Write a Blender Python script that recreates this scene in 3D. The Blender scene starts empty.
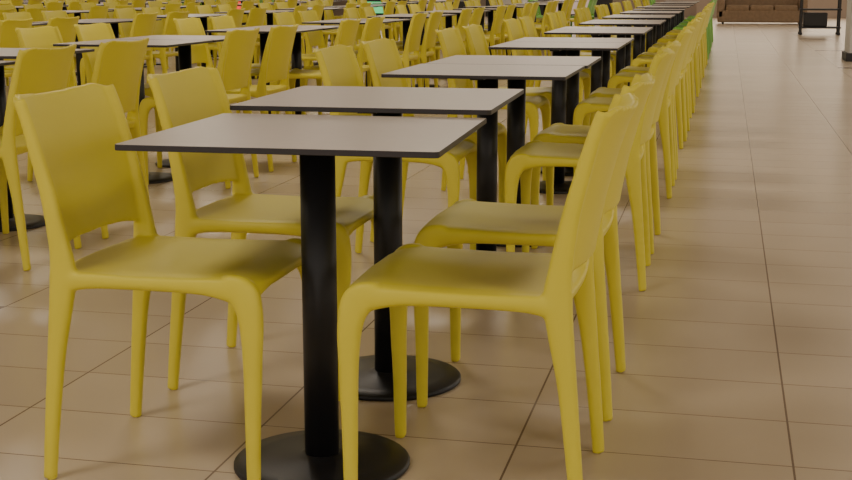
import bpy, bmesh, math, random
from mathutils import Vector, Matrix
random.seed(7)
scene = bpy.context.scene
COL = scene.collection

# ---------------- materials ----------------
def new_mat(name):
    m = bpy.data.materials.new(name); m.use_nodes = True
    return m, m.node_tree, m.node_tree.nodes['Principled BSDF']
def simple(name, col, rough=0.5, spec=0.5, metal=0.0, var=0.0, scale=8.0, bump=0.0, emit=None, es=0.0):
    m, nt, b = new_mat(name)
    b.inputs['Base Color'].default_value = (*col, 1)
    b.inputs['Roughness'].default_value = rough
    b.inputs['Specular IOR Level'].default_value = spec
    b.inputs['Metallic'].default_value = metal
    tc = nt.nodes.new('ShaderNodeTexCoord')
    nz = nt.nodes.new('ShaderNodeTexNoise'); nz.inputs['Scale'].default_value = scale
    nz.inputs['Detail'].default_value = 5
    nt.links.new(tc.outputs['Object'], nz.inputs['Vector'])
    if var > 0:
        mx = nt.nodes.new('ShaderNodeMix'); mx.data_type = 'RGBA'
        mx.inputs[6].default_value = (*[c*(1-var) for c in col], 1)
        mx.inputs[7].default_value = (*[min(1, c*(1+var)) for c in col], 1)
        nt.links.new(nz.outputs['Fac'], mx.inputs[0])
        nt.links.new(mx.outputs[2], b.inputs['Base Color'])
    if bump > 0:
        bp = nt.nodes.new('ShaderNodeBump'); bp.inputs['Strength'].default_value = bump
        bp.inputs['Distance'].default_value = 0.002
        n2 = nt.nodes.new('ShaderNodeTexNoise'); n2.inputs['Scale'].default_value = 350
        nt.links.new(tc.outputs['Object'], n2.inputs['Vector'])
        nt.links.new(n2.outputs['Fac'], bp.inputs['Height'])
        nt.links.new(bp.outputs['Normal'], b.inputs['Normal'])
    if emit:
        b.inputs['Emission Color'].default_value = (*emit, 1)
        b.inputs['Emission Strength'].default_value = es
    return m

M_yellow = simple('yellow_polypropylene', (0.71, 0.61, 0.055), 0.45, 0.35, var=0.05, scale=3, bump=0.12)
M_green = simple('green_polypropylene', (0.20, 0.48, 0.06), 0.42, 0.4, var=0.05, scale=3, bump=0.12)
M_top = simple('taupe_laminate', (0.56, 0.49, 0.42), 0.33, 0.5, var=0.05, scale=30)
M_edge = simple('dark_laminate_edge', (0.025, 0.02, 0.022), 0.5)
M_black = simple('black_powder_coat', (0.009, 0.009, 0.011), 0.42, 0.4, var=0.15, scale=60)
M_ceil = simple('ceiling_paint', (0.36, 0.32, 0.27), 0.9, var=0.05, scale=1)
M_wall = simple('wall_paint', (0.40, 0.31, 0.24), 0.8, var=0.08, scale=1)
M_dark = simple('dark_panel', (0.02, 0.018, 0.018), 0.5, var=0.2, scale=3)
M_white = simple('column_paint', (0.60, 0.57, 0.53), 0.6, var=0.05, scale=2)
M_brown = simple('brown_leather', (0.24, 0.155, 0.085), 0.5, var=0.35, scale=12)
M_lamp = simple('lamp_diffuser', (0.9, 0.85, 0.75), 0.5, emit=(1, 0.86, 0.66), es=3.0)
M_shop = simple('lit_shop_interior', (0.5, 0.4, 0.3), 0.6, emit=(1, 0.83, 0.63), es=2.0)
M_red = simple('red_sign', (0.5, 0.02, 0.02), 0.4, emit=(1, 0.08, 0.05), es=1.2)
M_grn = simple('green_sign', (0.05, 0.4, 0.1), 0.4, emit=(0.15, 0.9, 0.35), es=0.8)
M_pink = simple('pink_panel', (0.42, 0.30, 0.26), 0.5, emit=(1, 0.75, 0.66), es=0.35)

# floor tiles
m, nt, b = new_mat('ceramic_floor_tiles'); M_floor = m
TW, TD = 0.637, 0.32
tc = nt.nodes.new('ShaderNodeTexCoord')
sp = nt.nodes.new('ShaderNodeSeparateXYZ'); nt.links.new(tc.outputs['Object'], sp.inputs[0])
def math_n(op, a=None, bb=None, va=None, vb=None):
    n = nt.nodes.new('ShaderNodeMath'); n.operation = op
    if a is not None: nt.links.new(a, n.inputs[0])
    elif va is not None: n.inputs[0].default_value = va
    if bb is not None: nt.links.new(bb, n.inputs[1])
    elif vb is not None: n.inputs[1].default_value = vb
    return n.outputs[0]
def line(coord, off, size, w):
    s = math_n('SUBTRACT', coord, vb=off)
    d = math_n('DIVIDE', s, vb=size)
    r = math_n('ROUND', d)
    e = math_n('SUBTRACT', d, r)
    e = math_n('ABSOLUTE', e)
    e = math_n('MULTIPLY', e, vb=size)
    return math_n('LESS_THAN', e, vb=w), math_n('FLOOR', d)
lx, ix = line(sp.outputs[0], 0.192, TW, 0.0026)
ly, iy = line(sp.outputs[1], 3.56, TD, 0.0020)
grout = math_n('MAXIMUM', lx, ly)
cb = nt.nodes.new('ShaderNodeCombineXYZ'); nt.links.new(ix, cb.inputs[0]); nt.links.new(iy, cb.inputs[1])
wn = nt.nodes.new('ShaderNodeTexWhiteNoise'); nt.links.new(cb.outputs[0], wn.inputs[0])
nz = nt.nodes.new('ShaderNodeTexNoise'); nz.inputs['Scale'].default_value = 6; nz.inputs['Detail'].default_value = 3
nt.links.new(tc.outputs['Object'], nz.inputs['Vector'])
mx = nt.nodes.new('ShaderNodeMix'); mx.data_type = 'RGBA'
mx.inputs[6].default_value = (0.53, 0.43, 0.305, 1); mx.inputs[7].default_value = (0.585, 0.48, 0.345, 1)
f1 = math_n('MULTIPLY', wn.outputs['Value'], vb=0.7)
f2 = math_n('MULTIPLY', nz.outputs['Fac'], vb=0.3)
nt.links.new(math_n('ADD', f1, f2), mx.inputs[0])
def inlay(coord, off, period, w):
    s = math_n('SUBTRACT', coord, vb=off)
    d = math_n('FLOORED_MODULO', s, vb=period)
    return math_n('LESS_THAN', d, vb=w)
inl = math_n('MULTIPLY', inlay(sp.outputs[0], 0.192-TW*5, TW*7, TW), inlay(sp.outputs[1], 3.56, TD*15, TD))
mx2 = nt.nodes.new('ShaderNodeMix'); mx2.data_type = 'RGBA'
mx2.inputs[7].default_value = (0.19, 0.115, 0.07, 1)
nt.links.new(inl, mx2.inputs[0]); nt.links.new(mx.outputs[2], mx2.inputs[6])
mx3 = nt.nodes.new('ShaderNodeMix'); mx3.data_type = 'RGBA'
mx3.inputs[7].default_value = (0.20, 0.14, 0.095, 1)
nt.links.new(grout, mx3.inputs[0]); nt.links.new(mx2.outputs[2], mx3.inputs[6])
nt.links.new(mx3.outputs[2], b.inputs['Base Color'])
b.inputs['Roughness'].default_value = 0.27
b.inputs['Specular IOR Level'].default_value = 0.5

# ---------------- mesh helpers ----------------
def add_box(bm, c, s, mi=0, bevel=0.0):
    r = bmesh.ops.create_cube(bm, size=1.0, matrix=Matrix.Translation(c) @ Matrix.Diagonal((*s, 1)))
    fs = set()
    for v in r['verts']:
        for f in v.link_faces: fs.add(f)
    for f in fs: f.material_index = mi
    if bevel > 0:
        es = list({e for v in r['verts'] for e in v.link_edges})
        bmesh.ops.bevel(bm, geom=es, offset=bevel, segments=3, affect='EDGES', profile=0.5, material=mi)
def add_lathe(bm, prof, c=(0, 0, 0), n=48, mi=0):
    rings = []
    for r, z in prof:
        rings.append([bm.verts.new((c[0]+r*math.cos(2*math.pi*i/n), c[1]+r*math.sin(2*math.pi*i/n), c[2]+z)) for i in range(n)])
    for a, bq in zip(rings[:-1], rings[1:]):
        for i in range(n):
            f = bm.faces.new((a[i], a[(i+1) % n], bq[(i+1) % n], bq[i])); f.material_index = mi; f.smooth = True
    f = bm.faces.new(list(reversed(rings[0]))); f.material_index = mi
    f = bm.faces.new(rings[-1]); f.material_index = mi
def mesh_from(bm, name, mats, smooth=False):
    bmesh.ops.recalc_face_normals(bm, faces=bm.faces)
    me = bpy.data.meshes.new(name); bm.to_mesh(me); bm.free()
    for mm in mats: me.materials.append(mm)
    if smooth:
        me.polygons.foreach_set('use_smooth', [True]*len(me.polygons))
    return me
def obj(name, me, loc=(0, 0, 0), rz=0.0):
    o = bpy.data.objects.new(name, me); COL.objects.link(o)
    o.location = loc; o.rotation_euler = (0, 0, rz); return o
def box_obj(name, c, s, mat, bevel=0.0):
    bm = bmesh.new(); add_box(bm, (0, 0, 0), s, 0, bevel)
    return obj(name, mesh_from(bm, name, [mat]), c)

def catmull(pts, n):
    out = []
    P = [pts[0]] + list(pts) + [pts[-1]]
    for i in range(1, len(P)-2):
        for k in range(n):
            t = k/n
            out.append(tuple(0.5*((2*b_)+(-a+c)*t+(2*a-5*b_+4*c-d)*t*t+(-a+3*b_-3*c+d)*t**3)
                       for a, b_, c, d in zip(P[i-1], P[i], P[i+1], P[i+2])))
    out.append(tuple(pts[-1])); return out
def sweep(bm, pts, n=8, ns=16, pw=3.0):
    S = catmull(pts, n); rings = []
    for i, p in enumerate(S):
        a = Vector(S[max(i-1, 0)][:3]); c = Vector(S[min(i+1, len(S)-1)][:3])
        t = (c-a).normalized()
        side = Vector((0, 1, 0)) if abs(t.y) < 0.8 else Vector((0, 0, 1))
        nn = side.cross(t).normalized(); side = t.cross(nn).normalized()
        ring = []
        for k in range(ns):
            an = 2*math.pi*k/ns; ca, sa = math.cos(an), math.sin(an)
            u = math.copysign(abs(ca)**(2/pw), ca)*p[3]/2; v = math.copysign(abs(sa)**(2/pw), sa)*p[4]/2
            ring.append(bm.verts.new(Vector(p[:3]) + nn*u + side*v))
        rings.append(ring)
    for a, c in zip(rings[:-1], rings[1:]):
        for k in range(ns): bm.faces.new((a[k], a[(k+1) % ns], c[(k+1) % ns], c[k]))
    bm.faces.new(list(reversed(rings[0]))); bm.faces.new(rings[-1])
def solid_grid(bm, f, nu, nv):
    A = [[None]*(nv+1) for _ in range(nu+1)]; B = [[None]*(nv+1) for _ in range(nu+1)]
    for i in range(nu+1):
        for j in range(nv+1):
            a, b_ = f(-1+2*i/nu, -1+2*j/nv)
            A[i][j] = bm.verts.new(a); B[i][j] = bm.verts.new(b_)
    for i in range(nu):
        for j in range(nv):
            bm.faces.new((A[i][j], A[i+1][j], A[i+1][j+1], A[i][j+1]))
            bm.faces.new((B[i][j], B[i][j+1], B[i+1][j+1], B[i+1][j]))
    for i in range(nu):
        bm.faces.new((A[i][0], B[i][0], B[i+1][0], A[i+1][0]))
        bm.faces.new((A[i][nv], A[i+1][nv], B[i+1][nv], B[i][nv]))
    for j in range(nv):
        bm.faces.new((A[0][j], A[0][j+1], B[0][j+1], B[0][j]))
        bm.faces.new((A[nu][j], B[nu][j], B[nu][j+1], A[nu][j+1]))

# ---------------- chair (one-piece moulded, facing +x) ----------------
BX = [(0.40, -0.188), (0.47, -0.186), (0.54, -0.194), (0.64, -0.212), (0.74, -0.238), (0.87, -0.280)]
def back_x(z):
    for (z0, x0), (z1, x1) in zip(BX[:-1], BX[1:]):
        if z <= z1: return x0+(x1-x0)*(z-z0)/(z1-z0)
    return BX[-1][1]
def build_chair():
    bm = bmesh.new()
    for s in (1, -1):
        sweep(bm, [(-.238, s*.217, 0, .029, .027), (-.227, s*.215, .12, .033, .029), (-.210, s*.211, .28, .040, .031),
                   (-.193, s*.208, .40, .054, .034), (-.186, s*.206, .465, .060, .034), (-.191, s*.206, .53, .048, .031),
                   (-.210, s*.207, .64, .037, .028), (-.241, s*.208, .76, .030, .025), (-.264, s*.205, .838, .024, .022)])
        sweep(bm, [(.240, s*.216, 0, .029, .028), (.241, s*.215, .14, .033, .030), (.243, s*.212, .29, .041, .034),
                   (.240, s*.209, .39, .054, .037), (.222, s*.205, .443, .068, .038), (.18, s*.203, .462, .044, .034)])
        sweep(bm, [(-.20, s*.206, .444, .056, .034), (-.13, s*.208, .454, .038, .032), (0, s*.209, .455, .032, .032),
                   (.14, s*.208, .454, .038, .032), (.222, s*.204, .442, .056, .034)])
    sweep(bm, [(.236, -.206, .440, .042, .028), (.242, -.12, .452, .030, .024), (.245, 0, .455, .028, .024),
               (.242, .12, .452, .030, .024), (.236, .206, .440, .042, .028)])
    sweep(bm, [(-.187, -.207, .455, .026, .040), (-.195, 0, .456, .026, .030), (-.187, .207, .455, .026, .040)])
    def seat(u, v):
        cf = 1-0.08*max(0, u)**3*abs(v)**6
        x = 0.027 + 0.233*u*cf - (0.012*(1-v*v) if u < 0 else 0)*abs(u)
        y = v*(0.215+0.006*u)*(1-0.04*max(0, u)**6)
        z = 0.477 + 0.004*u - 0.010*(1-v*v)*(1-u*u)
        if u > 0.65: z -= 0.020*((u-0.65)/0.35)**2
        if abs(v) > .8: z -= 0.006*((abs(v)-.8)/.2)**2
        return (x, y, z), (x-0.004*u, y*0.985, z-0.020)
    solid_grid(bm, seat, 30, 26)
    def back(u, v):
        ztop = 0.852 - 0.014*(1-v*v) - 0.020*abs(v)**12
        zbot = 0.516 + 0.004*(1-v*v) - 0.010*abs(v)**5
        z = zbot + (ztop-zbot)*(u+1)/2
        x = back_x(z) - 0.036*(1-abs(v)**2.2)
        lip = -0.006*max(0, u-.75)/.25
        y = v*0.209
        return (x+0.008+lip, y, z), (x-0.008+lip, y, z)
    solid_grid(bm, back, 28, 26)
    me = mesh_from(bm, 'chair_raw', [M_yellow])
    o = obj('tmp_chair', me)
    r = o.modifiers.new('r', 'REMESH'); r.mode = 'VOXEL'; r.voxel_size = 0.005; r.use_smooth_shade = True
    s = o.modifiers.new('s', 'SMOOTH'); s.factor = 0.5; s.iterations = 6
    dg = bpy.context.evaluated_depsgraph_get()
    out = bpy.data.meshes.new_from_object(o.evaluated_get(dg), depsgraph=dg)
    bpy.data.objects.remove(o)
    out.name = 'dining_chair_mesh'
    zmin = min(v.co.z for v in out.vertices)
    for v in out.vertices: v.co.z -= zmin
    out.polygons.foreach_set('use_smooth', [True]*len(out.polygons))
    return out
chair_me = build_chair()
chair_me.materials.clear(); chair_me.materials.append(M_yellow)
chair_g = chair_me.copy(); chair_g.materials.clear(); chair_g.materials.append(M_green)

# ---------------- table ----------------
def build_table(TH):
    bm = bmesh.new()
    hx, hy, r, th = 0.328, 0.328, 0.012, 0.012
    def outline(ins):
        pts = []
        for cx, cy, a0 in ((1, 1, 0), (-1, 1, 90), (-1, -1, 180), (1, -1, 270)):
            for k in range(7):
                a = math.radians(a0+90*k/6)
                pts.append((cx*(hx-r)+(r-ins)*math.cos(a), cy*(hy-r)+(r-ins)*math.sin(a)))
        return pts
    layers = [(0.0012, TH), (0, TH-0.0012), (0, TH-th+0.0012), (0.0012, TH-th)]
    rings = [[bm.verts.new((x, y, z)) for x, y in outline(i)] for i, z in layers]
    f = bm.faces.new(rings[0]); f.material_index = 0
    for (a, c) in zip(rings[:-1], rings[1:]):
        for k in range(len(a)):
            f = bm.faces.new((a[k], a[(k+1) % len(a)], c[(k+1) % len(a)], c[k])); f.material_index = 1
    f = bm.faces.new(list(reversed(rings[-1]))); f.material_index = 1
    add_lathe(bm, [(0.199, 0), (0.201, 0.003), (0.201, 0.010), (0.197, 0.014), (0.15, 0.019), (0.06, 0.023), (0.048, 0.027), (0.041, 0.030)], mi=2)
    add_lathe(bm, [(0.039, 0.025), (0.039, TH-th-0.008)], n=36, mi=2)
    add_box(bm, (0, 0, TH-th-0.006), (0.46, 0.05, 0.011), 2, 0.002)
    add_box(bm, (0, 0, TH-th-0.006), (0.05, 0.46, 0.011), 2, 0.002)
    return mesh_from(bm, 'cafe_table_mesh', [M_top, M_edge, M_black])
table_me = build_table(0.766)
table_hi = build_table(0.784)

# ---------------- layout ----------------
def jit(a): return random.uniform(-a, a)
PITCH, PERIOD = 0.665, 2.11
ROWX = [-0.855, -3.18, -5.45, -7.70, -9.95, -12.2, -14.45, -16.7, -18.95]
ROWY = [2.70, 4.62, 4.10, 5.6, 4.5, 5.2, 3.9, 4.8, 5.4]
def left_limit(y): return -0.62*y - 1.6
for k, (rx, y0) in enumerate(zip(ROWX, ROWY)):
    n = 0
    while True:
        yb = y0 + PERIOD*n
        n += 1
        if yb > 26.5: break
        if rx < left_limit(yb+1.5): continue
        for q in range(2):
            yc = yb + PITCH*q
            first = (k == 0 and n == 1)
            if first:
                obj('cafe_table', table_hi if q else table_me, (rx-(0.018 if q else 0.004), yc, 0), math.radians(1.6 if q else 2.2))
            else:
                obj('cafe_table', table_hi if (q and random.random() < .4) else table_me, (rx+jit(.005), yc+jit(0.002), 0), 0.006+jit(0.004))
            jj = 0.0 if first else 0.008
            gr = (k == 0 and yb > 19) or yb > 25.5
            obj('dining_chair', chair_g if gr else chair_me, (rx+0.368+jit(jj), yc-0.003+jit(jj*.5), 0), math.pi+(0 if first else jit(0.03)))
            obj('dining_chair', chair_g if yb > 25.5 else chair_me, (rx-0.328+jit(jj), yc-0.003+jit(jj*.5), 0), (0 if first else jit(0.03)))

# ---------------- room ----------------
bm = bmesh.new()
vs = [bm.verts.new(p) for p in ((-34, -8, 0), (14, -8, 0), (14, 46, 0), (-34, 46, 0))]
bm.faces.new(vs); obj('floor', mesh_from(bm, 'floor', [M_floor]))
box_obj('ceiling', (-10, 19, 5.1), (48, 54, 0.2), M_ceil)
box_obj('wall_back', (-10, 46.1, 2.5), (48, 0.2, 5.0), M_wall)
box_obj('wall_left', (-34.1, 19, 2.5), (0.2, 54, 5.0), M_wall)
def shop(name, x, w, sign):
    bm = bmesh.new()
    add_box(bm, (0, 0, 0.55), (w, 0.7, 1.1), 0, 0.01)
    add_box(bm, (0, -0.02, 1.12), (w+.1, 0.8, 0.05), 1, 0.01)
    add_box(bm, (0, 0.32, 2.25), (w, 0.06, 1.6), 2)
    add_box(bm, (0, 0, 3.4), (w, 0.7, 0.6), 0, 0.01)
    add_box(bm, (0, -0.37, 3.4), (w*0.6, 0.03, 0.3), 3)
    add_box(bm, (-w*.25, -0.365, 0.3), (w*0.36, 0.02, 0.4), 3)
    add_box(bm, (w*.2, -0.365, 0.45), (w*0.3, 0.02, 0.7), 4)
    obj(name, mesh_from(bm, name, [M_dark, M_black, M_shop, sign, M_pink]), (x, 45.4, 0))
for i, x in enumerate(range(-31, -3, 5)):
    shop('food_counter', x, 4.3, [M_red, M_grn, M_pink][i % 3])
bm = bmesh.new()
add_box(bm, (0, 0, 0.35), (12, 0.3, 0.7), 0, 0.01)
add_box(bm, (0, 0, 4.2), (12, 0.3, 0.8), 0, 0.01)
for i in range(4):
    add_box(bm, (-4.5+3*i, 0.05, 2.25), (2.8, 0.06, 3.1), 1)
for i in range(5):
    add_box(bm, (-6+3*i, 0, 2.25), (0.15, 0.3, 3.1), 2)
obj('shop_window', mesh_from(bm, 'shop_window', [M_wall, M_shop, M_dark]), (5, 45.6, 0))

for x, y in ((2.07, 20.0), (-14.5, 31), (-24, 31), (-5, 31)):
    bm = bmesh.new()
    add_box(bm, (0, 0, 2.5), (0.7, 0.7, 5.0), 0, 0.03)
    add_box(bm, (0, 0, 0.06), (0.76, 0.76, 0.12), 1, 0.01)
    obj('column', mesh_from(bm, 'column', [M_white, M_dark]), (x, y, 0))

bm = bmesh.new()
add_box(bm, (0, 0, 0.22), (2.4, 0.85, 0.34), 0, 0.04)
for i in (-1, 0, 1): add_box(bm, (i*0.66, -0.05, 0.44), (0.64, 0.72, 0.16), 0, 0.05)
add_box(bm, (0, 0.36, 0.62), (2.4, 0.2, 0.6), 0, 0.06)
for s in (-1, 1): add_box(bm, (s*1.12, 0, 0.42), (0.22, 0.85, 0.55), 0, 0.06)
for sx in (-1, 1):
    for sy in (-1, 1): add_box(bm, (sx*1.05, sy*.34, 0.04), (0.06, 0.06, 0.08), 1)
obj('sofa', mesh_from(bm, 'sofa', [M_brown, M_black]), (0.95, 38.3, 0))

bm = bmesh.new()
for sx in (-1, 1):
    for sy in (-1, 1):
        add_box(bm, (sx*.40, sy*.24, 0.62), (0.04, 0.04, 1.18), 0)
        add_lathe(bm, [(0.02, 0.0), (0.035, 0.008), (0.035, 0.05), (0.02, 0.06)], (sx*.40, sy*.24, 0.0), 16, 0)
for z in (0.16, 0.55, 0.88, 1.18): add_box(bm, (0, 0, z), (0.88, 0.54, 0.035), 0, 0.005)
add_box(bm, (-.1, 0, 0.33), (0.5, 0.44, 0.30), 0, 0.02)
obj('tray_trolley', mesh_from(bm, 'tray_trolley', [M_dark]), (2.0, 30.2, 0))

for ix_ in range(5):
    for iy_ in range(6):
        x = -24 + 7*ix_; y = 0 + 8*iy_
        bm = bmesh.new()
        add_box(bm, (0, 0, 0.04), (1.5, 1.5, 0.08), 0, 0.01)
        add_box(bm, (0, 0, -0.005), (1.38, 1.38, 0.02), 1)
        lamp = obj('ceiling_lamp', mesh_from(bm, 'ceiling_lamp', [M_white, M_lamp]), (x, y, 4.9))
        if ix_ >= 1:
            ld = bpy.data.lights.new('lamp_light', 'AREA'); ld.energy = 84; ld.size = 1.4; ld.color = (1, 0.89, 0.76)
            lo = bpy.data.objects.new('lamp_light', ld); COL.objects.link(lo)
            lo.parent = lamp; lo.location = (0, 0, -0.06)

w = bpy.data.worlds.new('mall_ambient'); scene.world = w; w.use_nodes = True
bg = w.node_tree.nodes['Background']
bg.inputs[0].default_value = (1.0, 0.905, 0.79, 1); bg.inputs[1].default_value = 1.28

# ---------------- camera ----------------
f = 1300.0
cd = bpy.data.cameras.new('camera'); cam = bpy.data.objects.new('camera', cd); COL.objects.link(cam)
cd.sensor_width = 36; cd.lens = f/852*36; cd.clip_end = 200
pitch = math.atan(255/f); yaw = math.radians(12.84)
cam.location = (0, 0, 1.076)
cam.rotation_euler = (math.pi/2 - pitch, 0, yaw)
scene.camera = cam
